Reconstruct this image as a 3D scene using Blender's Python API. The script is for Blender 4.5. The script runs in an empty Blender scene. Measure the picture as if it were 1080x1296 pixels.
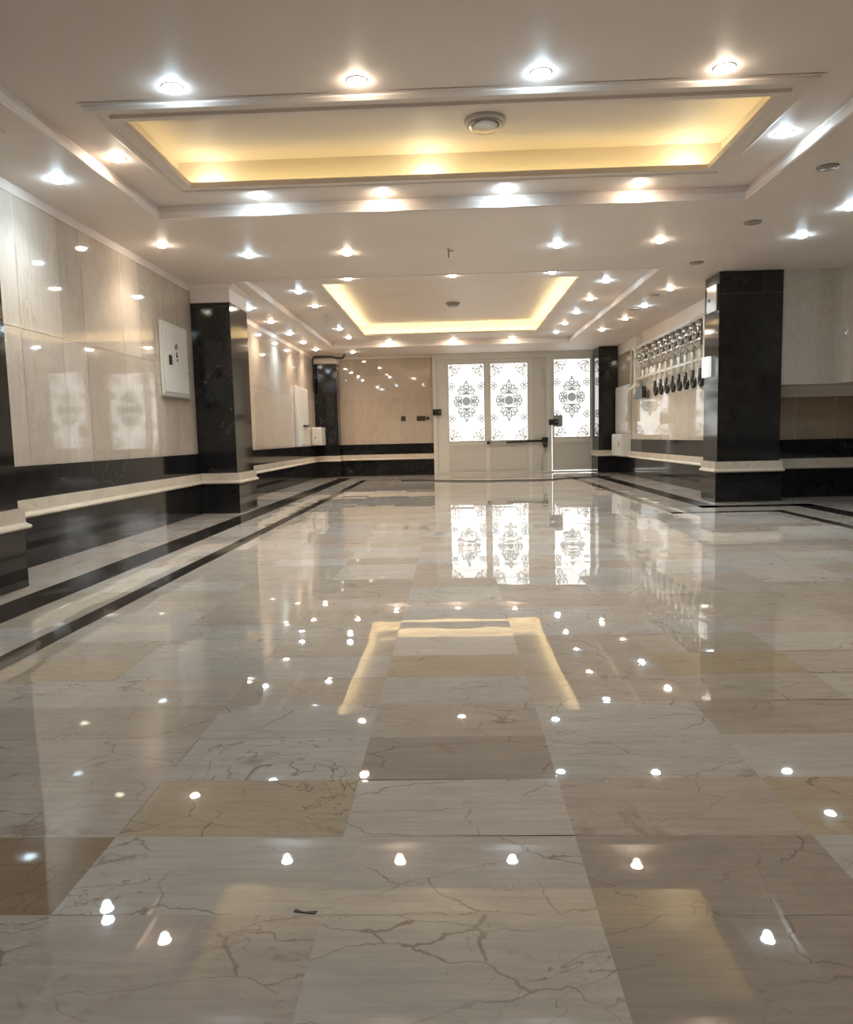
import bpy, math, random
from mathutils import Vector, Matrix
random.seed(7)
R = random.Random(11)
COL = bpy.context.scene.collection
PI = math.pi

# ------------------------------------------------------------------ mesh builder
class MB:
    def __init__(self):
        self.v = []; self.f = []; self.m = []; self.t = []; self.o = []; self.s = []
    def face(self, idx, mi=0, tint=(1, 1, 1), off=(0, 0, 0), smooth=False):
        self.f.append(tuple(idx)); self.m.append(mi); self.t.append(tint); self.o.append(off); self.s.append(smooth)
    def quad(self, a, b, c, d, mi=0, tint=(1, 1, 1), off=(0, 0, 0)):
        n = len(self.v); self.v += [tuple(a), tuple(b), tuple(c), tuple(d)]
        self.face((n, n + 1, n + 2, n + 3), mi, tint, off)
    def box(self, x0, x1, y0, y1, z0, z1, mi=0, tint=(1, 1, 1), off=(0, 0, 0)):
        n = len(self.v)
        self.v += [(x0, y0, z0), (x1, y0, z0), (x1, y1, z0), (x0, y1, z0), (x0, y0, z1), (x1, y0, z1), (x1, y1, z1), (x0, y1, z1)]
        for q in ((0, 3, 2, 1), (4, 5, 6, 7), (0, 1, 5, 4), (1, 2, 6, 5), (2, 3, 7, 6), (3, 0, 4, 7)):
            self.face([n + i for i in q], mi, tint, off)
        return self
    def bevbox(self, x0, x1, y0, y1, z0, z1, b=.005, mi=0):
        # box with chamfered edges (24 corner points)
        n = len(self.v); P = {}
        for ix, X in ((0, x0), (1, x1)):
            for iy, Y in ((0, y0), (1, y1)):
                for iz, Z in ((0, z0), (1, z1)):
                    sx = b if ix == 0 else -b; sy = b if iy == 0 else -b; sz = b if iz == 0 else -b
                    for ax, p in ((0, (X, Y + sy, Z + sz)), (1, (X + sx, Y, Z + sz)), (2, (X + sx, Y + sy, Z))):
                        P[ix, iy, iz, ax] = len(self.v); self.v.append(p)
        F = self.face
        F([P[0, 0, 0, 0], P[0, 0, 1, 0], P[0, 1, 1, 0], P[0, 1, 0, 0]], mi); F([P[1, 0, 0, 0], P[1, 1, 0, 0], P[1, 1, 1, 0], P[1, 0, 1, 0]], mi)
        F([P[0, 0, 0, 1], P[1, 0, 0, 1], P[1, 0, 1, 1], P[0, 0, 1, 1]], mi); F([P[0, 1, 0, 1], P[0, 1, 1, 1], P[1, 1, 1, 1], P[1, 1, 0, 1]], mi)
        F([P[0, 0, 0, 2], P[0, 1, 0, 2], P[1, 1, 0, 2], P[1, 0, 0, 2]], mi); F([P[0, 0, 1, 2], P[1, 0, 1, 2], P[1, 1, 1, 2], P[0, 1, 1, 2]], mi)
        for i in (0, 1):
            for j in (0, 1):
                F([P[i, j, 0, 0], P[i, j, 1, 0], P[i, j, 1, 1], P[i, j, 0, 1]][::1 if (i + j) % 2 else -1], mi)
                F([P[i, 0, j, 0], P[i, 1, j, 0], P[i, 1, j, 2], P[i, 0, j, 2]][::-1 if (i + j) % 2 else 1], mi)
                F([P[0, i, j, 1], P[1, i, j, 1], P[1, i, j, 2], P[0, i, j, 2]][::1 if (i + j) % 2 else -1], mi)
                for k in (0, 1):
                    q = [P[i, j, k, 0], P[i, j, k, 1], P[i, j, k, 2]]
                    F(q if (i + j + k) % 2 == 0 else q[::-1], mi)
        return self
    def ring(self, o, i, z0, z1, mi=0):
        (ax0, ax1, ay0, ay1), (bx0, bx1, by0, by1) = o, i
        self.box(ax0, ax1, ay0, by0, z0, z1, mi); self.box(ax0, ax1, by1, ay1, z0, z1, mi)
        self.box(ax0, bx0, by0, by1, z0, z1, mi); self.box(bx1, ax1, by0, by1, z0, z1, mi)
        return self
    def tube(self, pts, r, n=8, mi=0, cap=True):
        pts = [Vector(p) for p in pts]; rs = r if isinstance(r, (list, tuple)) else [r] * len(pts)
        b = len(self.v); up = Vector((0, 0, 1)); prev = None
        for k, p in enumerate(pts):
            d = (pts[min(k + 1, len(pts) - 1)] - pts[max(k - 1, 0)]).normalized()
            if prev is None:
                a = d.cross(up if abs(d.z) < .9 else Vector((1, 0, 0))).normalized()
            else:
                a = (prev - d * prev.dot(d)).normalized()
            prev = a; c = d.cross(a)
            for j in range(n):
                t = 2 * PI * j / n
                self.v.append(tuple(p + (a * math.cos(t) + c * math.sin(t)) * rs[k]))
        for k in range(len(pts) - 1):
            for j in range(n):
                self.face((b + k * n + j, b + k * n + (j + 1) % n, b + (k + 1) * n + (j + 1) % n, b + (k + 1) * n + j), mi, smooth=True)
        if cap:
            self.face([b + j for j in range(n)][::-1], mi); e = b + (len(pts) - 1) * n; self.face([e + j for j in range(n)], mi)
        return self
    def lathe(self, prof, c=(0, 0, 0), n=20, axis='z', mi=0):
        b = len(self.v); cx, cy, cz = c
        for r, h in prof:
            for j in range(n):
                t = 2 * PI * j / n; u, w = r * math.cos(t), r * math.sin(t)
                self.v.append({'z': (cx + u, cy + w, cz + h), 'x': (cx + h, cy + u, cz + w), 'y': (cx + w, cy + h, cz + u)}[axis])
        for k in range(len(prof) - 1):
            for j in range(n):
                self.face((b + k * n + j, b + k * n + (j + 1) % n, b + (k + 1) * n + (j + 1) % n, b + (k + 1) * n + j), mi, smooth=True)
        if prof[0][0] > 1e-6: self.face([b + j for j in range(n)][::-1], mi)
        e = b + (len(prof) - 1) * n
        if prof[-1][0] > 1e-6: self.face([e + j for j in range(n)], mi)
        return self
    def sweep(self, path, prof, closed=False, mi=0):
        """prof [(d,z)] carried along a horizontal path; d is measured to the right of the walking direction"""
        P = [Vector((p[0], p[1])) for p in path]; n = len(P); b = len(self.v); k = len(prof)
        for i in range(n):
            d0 = (P[i] - P[i - 1]).normalized() if (i or closed) else None
            d1 = (P[(i + 1) % n] - P[i]).normalized() if (i < n - 1 or closed) else None
            d0 = d0 or d1; d1 = d1 or d0
            n0 = Vector((d0.y, -d0.x)); n1 = Vector((d1.y, -d1.x)); m = (n0 + n1); m = m / max(m.dot(n0), 1e-6)
            for d, z in prof:
                q = P[i] + m * d; self.v.append((q.x, q.y, z))
        for i in range(n if closed else n - 1):
            a, c = b + i * k, b + ((i + 1) % n) * k
            for j in range(k):
                self.face((a + j, c + j, c + (j + 1) % k, a + (j + 1) % k), mi)
        if not closed:
            self.face([b + j for j in range(k)], mi); e = b + (n - 1) * k; self.face([e + j for j in range(k)][::-1], mi)
        return self
    def prism(self, poly, z0, z1, mi=0):
        n = len(poly); b = len(self.v)
        zz = z0 if callable(z0) else (lambda x, y: z0)
        self.v += [(x, y, zz(x, y)) for x, y in poly] + [(x, y, z1) for x, y in poly]
        for j in range(n): self.face((b + j, b + (j + 1) % n, b + n + (j + 1) % n, b + n + j), mi)
        self.face([b + j for j in range(n)][::-1], mi); self.face([b + n + j for j in range(n)], mi)
        return self
    def tiles(self, org, u, v, us, vs, pal, mi=0, tilt=0., rnd=R, pick=None, jit=.06, sink=None, gap=0.):
        """grid of single stone slabs; us / vs are joint positions along u and v"""
        org, u, v = Vector(org), Vector(u), Vector(v); nrm = u.cross(v)
        for i in range(len(us) - 1):
            for j in range(len(vs) - 1):
                c = pick(i, j) if pick else None
                c = c or rnd.choice(pal); g = 1 + rnd.uniform(-jit, jit)
                c = tuple(x * g for x in c); a, bb = rnd.uniform(-tilt, tilt), rnd.uniform(-tilt, tilt)
                sk = .0008 if sink and j in sink else 0
                if sk: bb = -sk
                off = (rnd.random(), rnd.random(), rnd.random())
                q = []
                for (s, t, h) in ((us[i] + gap, vs[j] + gap, -a - bb), (us[i + 1] - gap, vs[j] + gap, a - bb), (us[i + 1] - gap, vs[j + 1] - gap, a + bb), (us[i] + gap, vs[j + 1] - gap, bb - a)):
                    q.append(org + u * s + v * t + nrm * (h + sk))
                self.quad(*q, mi, c, off)
        return self
    def mesh(self, name, mats):
        me = bpy.data.meshes.new(name); me.from_pydata(self.v, [], self.f)
        for m in mats: me.materials.append(m)
        me.polygons.foreach_set('material_index', self.m); me.polygons.foreach_set('use_smooth', self.s)
        ta = me.attributes.new('tint', 'FLOAT_COLOR', 'FACE'); oa = me.attributes.new('off', 'FLOAT_VECTOR', 'FACE')
        ta.data.foreach_set('color', [x for t in self.t for x in (*t, 1)])
        oa.data.foreach_set('vector', [x for t in self.o for x in t])
        me.update(); return me
    def build(self, name, mat, parent=None, kind=None, label=None, cat=None, group=None):
        mats = mat if isinstance(mat, (list, tuple)) else [mat]
        o = bpy.data.objects.new(name, self.mesh(name, mats)); COL.objects.link(o)
        if parent is not None:
            o.parent = parent
            if parent.type == 'EMPTY': o.matrix_parent_inverse = Matrix.Translation(-parent.location)
        return tag(o, label, cat, group, kind)

def tag(o, label=None, cat=None, group=None, kind=None):
    for k, val in (('label', label), ('category', cat), ('group', group), ('kind', kind)):
        if val: o[k] = val
    return o
def thing(name, loc, label, cat, group=None, kind=None):
    o = bpy.data.objects.new(name, None); COL.objects.link(o); o.location = loc; o.empty_display_size = .1
    return tag(o, label, cat, group, kind)

# ------------------------------------------------------------------ materials
def principled(name, col=(.5, .5, .5), rough=.5, metal=0., spec=.5, emis=None, es=0.):
    m = bpy.data.materials.new(name); m.use_nodes = True
    b = m.node_tree.nodes['Principled BSDF']
    b.inputs['Base Color'].default_value = (*col, 1); b.inputs['Roughness'].default_value = rough
    b.inputs['Metallic'].default_value = metal; b.inputs['Specular IOR Level'].default_value = spec
    if emis: b.inputs['Emission Color'].default_value = (*emis, 1); b.inputs['Emission Strength'].default_value = es
    return m
class NT:
    def __init__(s, m): s.t = m.node_tree; s.L = s.t.links
    def n(s, typ, **k):
        x = s.t.nodes.new(typ)
        for a, b in k.items(): setattr(x, a, b)
        return x
    def l(s, a, b): s.L.new(a, b)
    def math(s, op, a, b=None, c=None, clamp=False):
        x = s.n('ShaderNodeMath', operation=op); x.use_clamp = clamp
        for i, q in enumerate((a, b, c)):
            if q is None: continue
            if isinstance(q, (int, float)): x.inputs[i].default_value = q
            else: s.l(q, x.inputs[i])
        return x.outputs[0]
    def ramp(s, fac, lo, hi, a=0., b=1.):
        x = s.n('ShaderNodeMapRange'); x.clamp = True; x.interpolation_type = 'SMOOTHSTEP'
        s.l(fac, x.inputs[0])
        for i, q in enumerate((lo, hi, a, b)): x.inputs[i + 1].default_value = q
        return x.outputs[0]
    def noise(s, vec, scale, detail=4, rough=.55, dist=0.):
        x = s.n('ShaderNodeTexNoise'); s.l(vec, x.inputs['Vector'])
        x.inputs['Scale'].default_value = scale; x.inputs['Detail'].default_value = detail
        x.inputs['Roughness'].default_value = rough; x.inputs['Distortion'].default_value = dist
        return x.outputs['Fac']
    def mix(s, fac, a, b, mode='MIX'):
        x = s.n('ShaderNodeMix', data_type='RGBA', blend_type=mode)
        if isinstance(fac, (int, float)): x.inputs[0].default_value = fac
        else: s.l(fac, x.inputs[0])
        for i, q in ((6, a), (7, b)):
            if isinstance(q, tuple): x.inputs[i].default_value = (*q, 1)
            else: s.l(q, x.inputs[i])
        return x.outputs[2]
def marble(name, vein, veinamt, streak=(1, 1, 1), streakamt=.1, rough=.06, vscale=1.6, vwidth=.012, spec=.5, mottle=.12, bump=0., jump=40., blotch=None, crack=0.):
    """polished stone: slab colour comes from the slab, veins and grain are cut differently for every slab"""
    m = principled(name, rough=rough, spec=spec); T = NT(m); b = m.node_tree.nodes['Principled BSDF']
    tint = T.n('ShaderNodeAttribute', attribute_name='tint'); off = T.n('ShaderNodeAttribute', attribute_name='off')
    co = T.n('ShaderNodeTexCoord')
    sc = T.n('ShaderNodeVectorMath', operation='SCALE'); T.l(off.outputs['Vector'], sc.inputs[0]); sc.inputs['Scale'].default_value = jump
    ad = T.n('ShaderNodeVectorMath', operation='ADD'); T.l(co.outputs['Object'], ad.inputs[0]); T.l(sc.outputs[0], ad.inputs[1])
    P = ad.outputs[0]
    st = T.n('ShaderNodeVectorMath', operation='MULTIPLY'); T.l(P, st.inputs[0]); st.inputs[1].default_value = streak
    # veins: thin level sets of warped noise
    v1 = T.noise(P, vscale, 5, .6, .6); v2 = T.noise(P, vscale * 2.3, 5, .6, .9)
    d1 = T.math('ABSOLUTE', T.math('SUBTRACT', v1, .5)); d2 = T.math('ABSOLUTE', T.math('SUBTRACT', v2, .47))
    a1 = T.ramp(d1, 0, vwidth, 1, 0); a2 = T.ramp(d2, 0, vwidth * .7, .6, 0)
    msk = T.ramp(T.noise(P, vscale * .9, 2), .42, .6)
    va = T.math('MULTIPLY', T.math('MAXIMUM', a1, a2), msk)
    va = T.math('MULTIPLY', va, veinamt, clamp=True)
    if crack:          # long thin crack network, mostly running across the slab
        nz = T.n('ShaderNodeTexNoise'); T.l(P, nz.inputs['Vector']); nz.inputs['Scale'].default_value = 7; nz.inputs['Detail'].default_value = 5
        wv = T.n('ShaderNodeVectorMath', operation='MULTIPLY_ADD'); T.l(nz.outputs['Color'], wv.inputs[0]); wv.inputs[1].default_value = (.16, .12, .1); T.l(P, wv.inputs[2])
        an = T.n('ShaderNodeVectorMath', operation='MULTIPLY'); T.l(wv.outputs[0], an.inputs[0]); an.inputs[1].default_value = (3.2, 8.5, 3.5)
        vo = T.n('ShaderNodeTexVoronoi', feature='DISTANCE_TO_EDGE'); T.l(an.outputs[0], vo.inputs['Vector']); vo.inputs['Scale'].default_value = 1.
        ck = T.ramp(vo.outputs['Distance'], .003, .013, 1, 0)
        ck = T.math('MULTIPLY', ck, T.ramp(T.noise(P, 3.2, 4), .40, .58, 0, crack))
        va = T.math('MAXIMUM', va, ck)
    g = T.ramp(T.noise(st.outputs[0], 5, 6, .65), .25, .75, 1 - streakamt, 1 + streakamt)
    g2 = T.ramp(T.noise(P, 7, 5, .7), .25, .75, 1 - mottle, 1 + mottle)
    gg = T.math('MULTIPLY', g, g2)
    c = T.n('ShaderNodeVectorMath', operation='SCALE'); T.l(tint.outputs['Color'], c.inputs[0]); T.l(gg, c.inputs['Scale'])
    col = c.outputs[0]
    if blotch:
        bl = T.ramp(T.noise(P, 4.5, 6, .7, .5), .60, .72, 0, blotch[1])
        col = T.mix(bl, col, blotch[0])
    col = T.mix(va, col, vein)
    T.l(col, b.inputs['Base Color'])
    if bump:
        bp = T.n('ShaderNodeBump'); bp.inputs['Strength'].default_value = bump; bp.inputs['Distance'].default_value = .002
        T.l(T.noise(P, 5, 1), bp.inputs['Height']); T.l(bp.outputs[0], b.inputs['Normal'])
    return m

M_floor = marble('polished_floor_marble', (.16, .11, .075), .62, (1.2, 14, 1), .09, .015, 2.2, .004, .5, .06, .2, 40., ((.20, .13, .075), .45), .55)
M_strip = marble('black_strip_marble', (.25, .23, .2), .5, (1, 1, 1), .2, .07, 2.5, .008, .5, .3)
M_wall = marble('cream_wall_marble', (.38, .28, .19), .35, (9, 9, .8), .07, .04, 1.3, .012, .5, .05)
M_black = marble('black_marble', (.22, .21, .20), .4, (1, 1, 1), .25, .08, .45, .0022, .45, .2)
M_ledge = marble('cream_ledge_marble', (.35, .26, .17), .5, (1, 1, 1), .06, .14, 3., .012, .5, .08)
M_brown = marble('brown_wall_marble', (.30, .2, .12), .4, (6, 6, 1), .08, .12, 2., .012, .5, .08)
M_ceil = principled('satin_ceiling_paint', (.76, .69, .64), .5, 0, .3)
T_ = NT(M_ceil); _tc = T_.n('ShaderNodeTexCoord')
_c = T_.mix(T_.ramp(T_.noise(_tc.outputs['Object'], 1.3, 4), .3, .7), (.74, .665, .61), (.78, .705, .65))
T_.l(_c, M_ceil.node_tree.nodes['Principled BSDF'].inputs['Base Color'])
M_white = principled('white_metal_paint', (.70, .68, .63), .35)
M_panel = principled('door_panel_paint', (.60, .58, .53), .4)
M_cab = principled('cabinet_paint', (.66, .65, .62), .4)
M_darkp = principled('black_plastic', (.018, .016, .015), .35)
M_steel = principled('brushed_steel', (.55, .54, .52), .25, 1.)
M_grey = principled('grey_metal', (.33, .32, .30), .4, .3)
M_ivory = principled('ivory_plastic', (.72, .70, .64), .3)
M_grout = principled('dark_grout', (.10, .085, .07), .7)
M_bgrout = principled('grey_grout', (.13, .125, .12), .7)
M_disc = principled('unlit_lamp_grey', (.33, .285, .24), .4)
M_lead = principled('glowing_lead_grey_ornament', (.30, .30, .29), .5, emis=(.95, 1, .97), es=.14)  # faint glow stands in for daylight coming through the etched glass
M_rose = principled('glowing_bronze_grey_ornament', (.30, .27, .24), .5, emis=(1, .93, .85), es=.18)  # browner corner ornament, with the same glow put in for daylight
M_pipe = principled('dark_pipe_lagging', (.03, .026, .024), .5)
def emitter(name, col, s):
    m = principled(name, (.8, .8, .8), .4, emis=col, es=s); return m
M_cool = emitter('cool_lamp_glass', (.66, .86, 1.), 110)
M_warm = emitter('warm_lamp_glass', (1., .84, .66), 95)
M_led = emitter('yellow_cove_led', (1., .83, .36), 7)
M_led2 = emitter('yellow_cove_led_bright', (1., .86, .46), 22)
M_hot = emitter('yellow_cove_led_joint', (1., .88, .55), 75)
M_pane = emitter('daylit_frosted_glass', (.96, 1., .99), 1.15)

# ------------------------------------------------------------------ key dimensions
LOW, RING, LID = 2.385, 2.475, 2.65          # soffit, tray ring, cove lid
XL, XR = -2.70, 3.16                          # side walls
YB, YK = 15.12, -4.0                          # back wall, wall behind the viewer

# ------------------------------------------------------------------ floor
LG, LGR, BE, TAN, BRN, GBR, PK = (.50, .455, .40), (.46, .435, .395), (.435, .375, .315), (.43, .355, .255), (.29, .21, .14), (.35, .30, .25), (.465, .405, .35)
us = [-.225 + .443 * k for k in range(-6, 12)]; vs = [1.12 + .237 * k for k in range(-22, 60)]
us[0] = -2.72; vs[-1] = 15.2
SPOT = {(0, -2): LG, (0, -1): LG, (0, 0): LG, (0, 1): LG, (0, 2): GBR, (0, 3): BE, (0, 4): LGR, (0, 5): TAN, (0, 6): LG,
        (-1, -1): PK, (-1, 0): LG, (-1, 1): TAN, (-1, 2): LGR, (-1, 3): LGR, (-1, 4): BE, (-1, 5): LGR,
        (-2, -1): PK, (-2, 0): BRN, (-2, 1): PK, (-2, 2): PK, (-2, 3): BE, (-2, 4): PK, (-3, 1): PK, (-3, 2): PK, (-3, 3): BE, (-3, 5): TAN, (-4, 5): TAN,
        (1, -2): GBR, (1, -1): GBR, (1, 0): GBR, (1, 1): BE, (1, 2): LGR, (1, 3): LGR, (1, 4): BE,
        (2, -1): GBR, (2, 0): LGR, (2, 1): TAN, (2, 2): LGR, (2, 3): BE, (3, 2): BE, (1, 5): BE, (2, 5): TAN}
rf = random.Random(5)
fl = MB(); fl.box(-3, 4.9, YK - .2, 15.4, -.3, -.004, 1)
fl.tiles((0, 0, 0), (1, 0, 0), (0, 1, 0), us, vs, [LG, LG, LGR, LGR, LGR, BE, PK, PK, BE, (.43, .38, .315), (.41, .36, .30)], 0, .00055, rf, lambda i, j: SPOT.get((i - 6, j - 22)), .05, (21,))
fl.build('floor', [M_floor, M_grout], kind='structure')
def strip(name, path, w, seg=.6):
    m = MB(); rr = random.Random(name)
    for (x0, y0), (x1, y1) in zip(path[:-1], path[1:]):
        L = math.hypot(x1 - x0, y1 - y0); n = max(1, int(L / seg)); dx, dy = (x1 - x0) / L, (y1 - y0) / L; nx, ny = dy * w / 2, -dx * w / 2
        e = w / 2
        for k in range(n):
            a = -e + (L + 2 * e) * k / n; b = -e + (L + 2 * e) * (k + 1) / n - .002; g = rr.uniform(.7, 1.5); o = (rr.random(), rr.random(), rr.random())
            t = (.030 * g, .024 * g, .020 * g); z = .0016
            q = [(x0 + dx * a + nx, y0 + dy * a + ny), (x0 + dx * b + nx, y0 + dy * b + ny), (x0 + dx * b - nx, y0 + dy * b - ny), (x0 + dx * a - nx, y0 + dy * a - ny)]
            m.quad(*[(p[0], p[1], z) for p in q], 0, t, o)
            for i in range(4):
                p, r = q[i], q[(i + 1) % 4]; m.quad((p[0], p[1], -.003), (r[0], r[1], -.003), (r[0], r[1], z), (p[0], p[1], z), 0, t, o)
    m.build(name, M_strip, kind='structure')
strip('trim_1', [(-2.08, YK), (-2.08, 14.25)], .225)
strip('trim_2', [(-1.61, YK), (-1.61, 13.45), (2.08, 13.45), (2.08, 7.0), (3.03, 7.0), (3.03, YK)], .10)
strip('trim_3', [(2.56, 14.2), (2.56, 7.52), (3.48, 7.52), (3.48, YK)], .20)

# ------------------------------------------------------------------ walls
C1, C2, C3, C4 = (.53, .46, .385), (.50, .43, .36), (.56, .495, .42), (.515, .44, .365)
CREAM = [C1, C1, C2, C3, C4]
def steps(a, b, ws):
    o = [a]; k = 0
    while o[-1] < b - .12: o.append(o[-1] + ws[k % len(ws)]); k += 1
    o[-1] = b; return o
rw = random.Random(21)
w = MB(); w.box(-2.95, XL - .004, YK - .2, YB + .15, -.1, 2.8, 1)
w.tiles((XL, 0, 0), (0, 1, 0), (0, 0, 1), steps(YK, YB, [.34, .66, .34, .5]), [.635, 1.50, 2.32], CREAM, 0, .0004, rw, gap=.0016)
w.box(XL - .004, XL + .002, YK, YB, 2.32, LOW, 1)
w.build('wall_left', [M_wall, M_ceil], kind='structure')
BASEP = [(0, 0), (.03, 0), (.03, .312), (0, .312)]
BANDP = [(0, .425), (.018, .425), (.018, .636), (0, .636)]
LEDGEP = [(0, .312), (.035, .312), (.052, .318), (.058, .327), (.054, .337), (.042, .345), (.036, .352), (.036, .428), (0, .428)]
BLK = [(.013, .0132, .014), (.015, .015, .0152), (.012, .0124, .0134), (.018, .0168, .0162)]
def black_sweep(m, path, prof, closed=False, cut=.9, seed=1):
    rr = random.Random(seed); P = [Vector(p) for p in path]; n = len(P)
    b0 = len(m.f); m.sweep(path, prof, closed)
    for k in range(b0, len(m.f)): m.t[k] = rr.choice(BLK); m.o[k] = (rr.random(), rr.random(), rr.random())
def cut_path(a, b, w_):
    L = (Vector(b) - Vector(a)).length; n = max(1, round(L / w_)); return [tuple(Vector(a).lerp(Vector(b), k / n)) for k in range(n + 1)]
def baseboard(side, a, b, seed, hasband=True):
    m = MB()
    for k, (p, q) in enumerate(zip(cut_path(a, b, 1.15)[:-1], cut_path(a, b, 1.15)[1:])):
        d = (Vector(q) - Vector(p)).normalized() * .0012
        black_sweep(m, [tuple(Vector(p) + d), tuple(Vector(q) - d)], BASEP, seed=seed + k)
        black_sweep(m, [tuple(Vector(p) + d), tuple(Vector(q) - d)], BANDP, seed=seed + 50 + k)
    m.build('baseboard_' + side, M_black, kind='structure')
CRT = (.62, .55, .45)
def ledge(num, path, seed):
    m = MB(); b0 = 0
    m.sweep(path, LEDGEP); rr = random.Random(seed)
    for k in range(len(m.f)): m.t[k] = CRT; m.o[k] = (rr.random() * .1, 0, 0)
    m.build('trim_%d' % num, M_ledge, kind='structure')
# walking towards the viewer keeps the room on the right-hand side... left wall: walk +y has room (+x) on the right
baseboard('left', (XL, YK), (XL, YB), 3)
ledge(4, [(XL, YK), (XL, YB)], 1)
# back wall (left of the gate, strip above it, bit right of it)
B = MB(); yb = YB
B.box(-2.95, -.372, yb, yb + .2, -.1, 2.8, 1); B.box(-.372, 2.86, yb, yb + .2, 2.385, 2.8, 1); B.box(2.86, 3.3, yb, yb + .2, -.1, 2.8, 1)
BC = [(.53, .45, .365), (.51, .425, .345), (.55, .47, .385), (.49, .41, .33)]
B.tiles((0, yb - .004, 0), (1, 0, 0), (0, 0, 1), [-2.69, -2.2, -1.95, -1.46, -1.06, -.72, -.374], [.635, 1.1, 1.55, 2.0, 2.34], BC, 0, .0003, rw)
B.tiles((0, yb - .004, 0), (1, 0, 0), (0, 0, 1), [2.88, XR], [.635, 1.5, 2.34], BC, 0, .0003, rw)
B.build('wall_back', [M_wall, M_ceil], kind='structure')
baseboard('back', (XL + .03, YB - .004), (-.372, YB - .004), 31)
ledge(5, [(XL + .03, YB - .004), (-.372, YB - .004)], 2)
# far right wall with the pipes
w = MB(); w.box(XR + .004, XR + .25, 8.42, YB + .15, -.1, 2.8, 1)
RC = [(.58, .515, .43), (.61, .55, .465), (.565, .495, .41)]
def rpick(i, j):
    return None
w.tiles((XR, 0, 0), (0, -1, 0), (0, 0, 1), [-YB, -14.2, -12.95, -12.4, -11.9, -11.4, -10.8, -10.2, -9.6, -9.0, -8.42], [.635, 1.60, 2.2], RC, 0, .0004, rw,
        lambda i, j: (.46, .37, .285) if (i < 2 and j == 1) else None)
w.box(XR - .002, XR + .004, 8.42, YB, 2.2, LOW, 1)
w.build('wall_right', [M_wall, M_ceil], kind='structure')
baseboard('right', (XR, YB), (XR, 8.4), 61)
ledge(6, [(XR, YB), (XR, 8.4)], 3)
# return wall beside the big pillar, under the overhang
w = MB(); w.box(XR, 4.85, 8.42, 8.62, -.1, 2.8, 1)
w.tiles((0, 8.416, 0), (1, 0, 0), (0, 0, 1), [3.2, 3.79, 4.22, 4.6], [.635, 1.3], [(.33, .25, .175), (.36, .275, .195), (.31, .235, .165)], 0, .0003, rw, gap=.002)
w.build('wall_recess', [M_brown, M_ceil], kind='structure')
baseboard('recess', (3.3, 8.416), (4.6, 8.416), 81)
ledge(7, [(3.3, 8.416), (4.6, 8.416)], 4)
w = MB(); w.box(4.604, 4.85, YK - .2, 8.45, -.1, 2.8, 1)
w.tiles((4.60, 0, 0), (0, -1, 0), (0, 0, 1), steps(-8.4, -YK, [.5, .5, .66]), [.635, 1.5, 2.36], CREAM, 0, .0004, rw)
w.build('wall_side', [M_wall, M_ceil], kind='structure')
baseboard('side', (4.6, 8.4), (4.6, YK), 91)
w = MB(); w.box(-2.95, 4.85, YK - .2, YK - .004, -.1, 2.8, 1)
w.tiles((0, YK, 0), (-1, 0, 0), (0, 0, 1), steps(-4.6, 2.7, [.5, .66]), [.0, .635, 1.5, 2.36], CREAM, 0, .0004, rw)
w.build('wall_front', [M_wall, M_ceil], kind='structure')
# plaster and stone overhang with a rounded corner
arc = [(3.98 + .16 * math.sin(t), 7.84 + .16 * math.cos(t)) for t in [k * PI / 16 for k in range(9)]]
bz = lambda x, y: 1.215 + max(0, 8.0 - y) * .14
w = MB()
outline = [(3.44, 8.416), (3.44, 8.0), (3.62, 8.0), (3.80, 8.0), (3.98, 8.0)] + arc[1:] + [(4.14, 7.4), (4.14, 6.9), (4.14, 6.3), (4.14, 5.2), (4.598, 5.2), (4.598, 8.416)]
n_ = len(outline)
w.v += [(x, y, bz(x, y)) for x, y in outline] + [(x, y, LOW - .001) for x, y in outline]
for k in range(n_):
    k2 = (k + 1) % n_; slab = min(k, 4) if k < 13 else k
    w.face((k, k2, n_ + k2, n_ + k), 0, (.55, .505, .44) if slab % 2 else (.57, .53, .465), (.13 * slab, 0, 0))
w.face(range(n_ - 1, -1, -1), 1); w.face(range(n_, 2 * n_), 1)
w.build('wall_overhang', [M_wall, M_ceil], kind='structure')
m = MB()
m.sweep([(3.44, 8.36), (4.5, 8.36)], [(-.05, 1.10), (.0, 1.10), (.02, 1.13), (.06, 1.16), (.08, 1.213), (-.05, 1.213)])
m.build('trim_8', M_ceil, kind='structure')

# ------------------------------------------------------------------ ceiling
T1H, T1O, T1C = (-2.12, 2.13, 2.2, 5.575), (-1.69, 1.71, 4.03, 5.10), (-1.825, 1.815, 3.92, 5.22)
T2H, T2O, T2C = (-2.14, 2.14, 7.72, 13.62), (-1.435, 1.435, 8.47, 12.73), (-1.56, 1.56, 8.32, 12.86)
c = MB(); TOP = 2.85
X0, X1 = -2.95, 4.85
c.box(X0, X1, YK - .2, T1H[2], LOW, TOP); c.box(X0, X1, T1H[3], T2H[2], LOW, TOP); c.box(X0, X1, T2H[3], YB + .2, LOW, TOP)
c.box(X0, T1H[0], T1H[2], T1H[3], LOW, TOP); c.box(T1H[1], X1, T1H[2], T1H[3], LOW, TOP)
c.box(X0, T2H[0], T2H[2], T2H[3], LOW, TOP); c.box(T2H[1], X1, T2H[2], T2H[3], LOW, TOP)
for H, O, Cc in ((T1H, T1O, T1C), (T2H, T2O, T2C)):
    c.ring(H, Cc, RING, TOP)
    c.box(Cc[0], Cc[1], Cc[2], Cc[3], LID, TOP)
c.ring(T2C, T2O, RING, RING + .012)
CE = c.build('ceiling', M_ceil, kind='structure')
lip = MB()
lip.ring((T2O[0] - .012, T2O[1] + .012, T2O[2] - .012, T2O[3] + .012), T2O, RING + .012, RING + .026); lip.build('cove_lip', M_ceil, CE)
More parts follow.
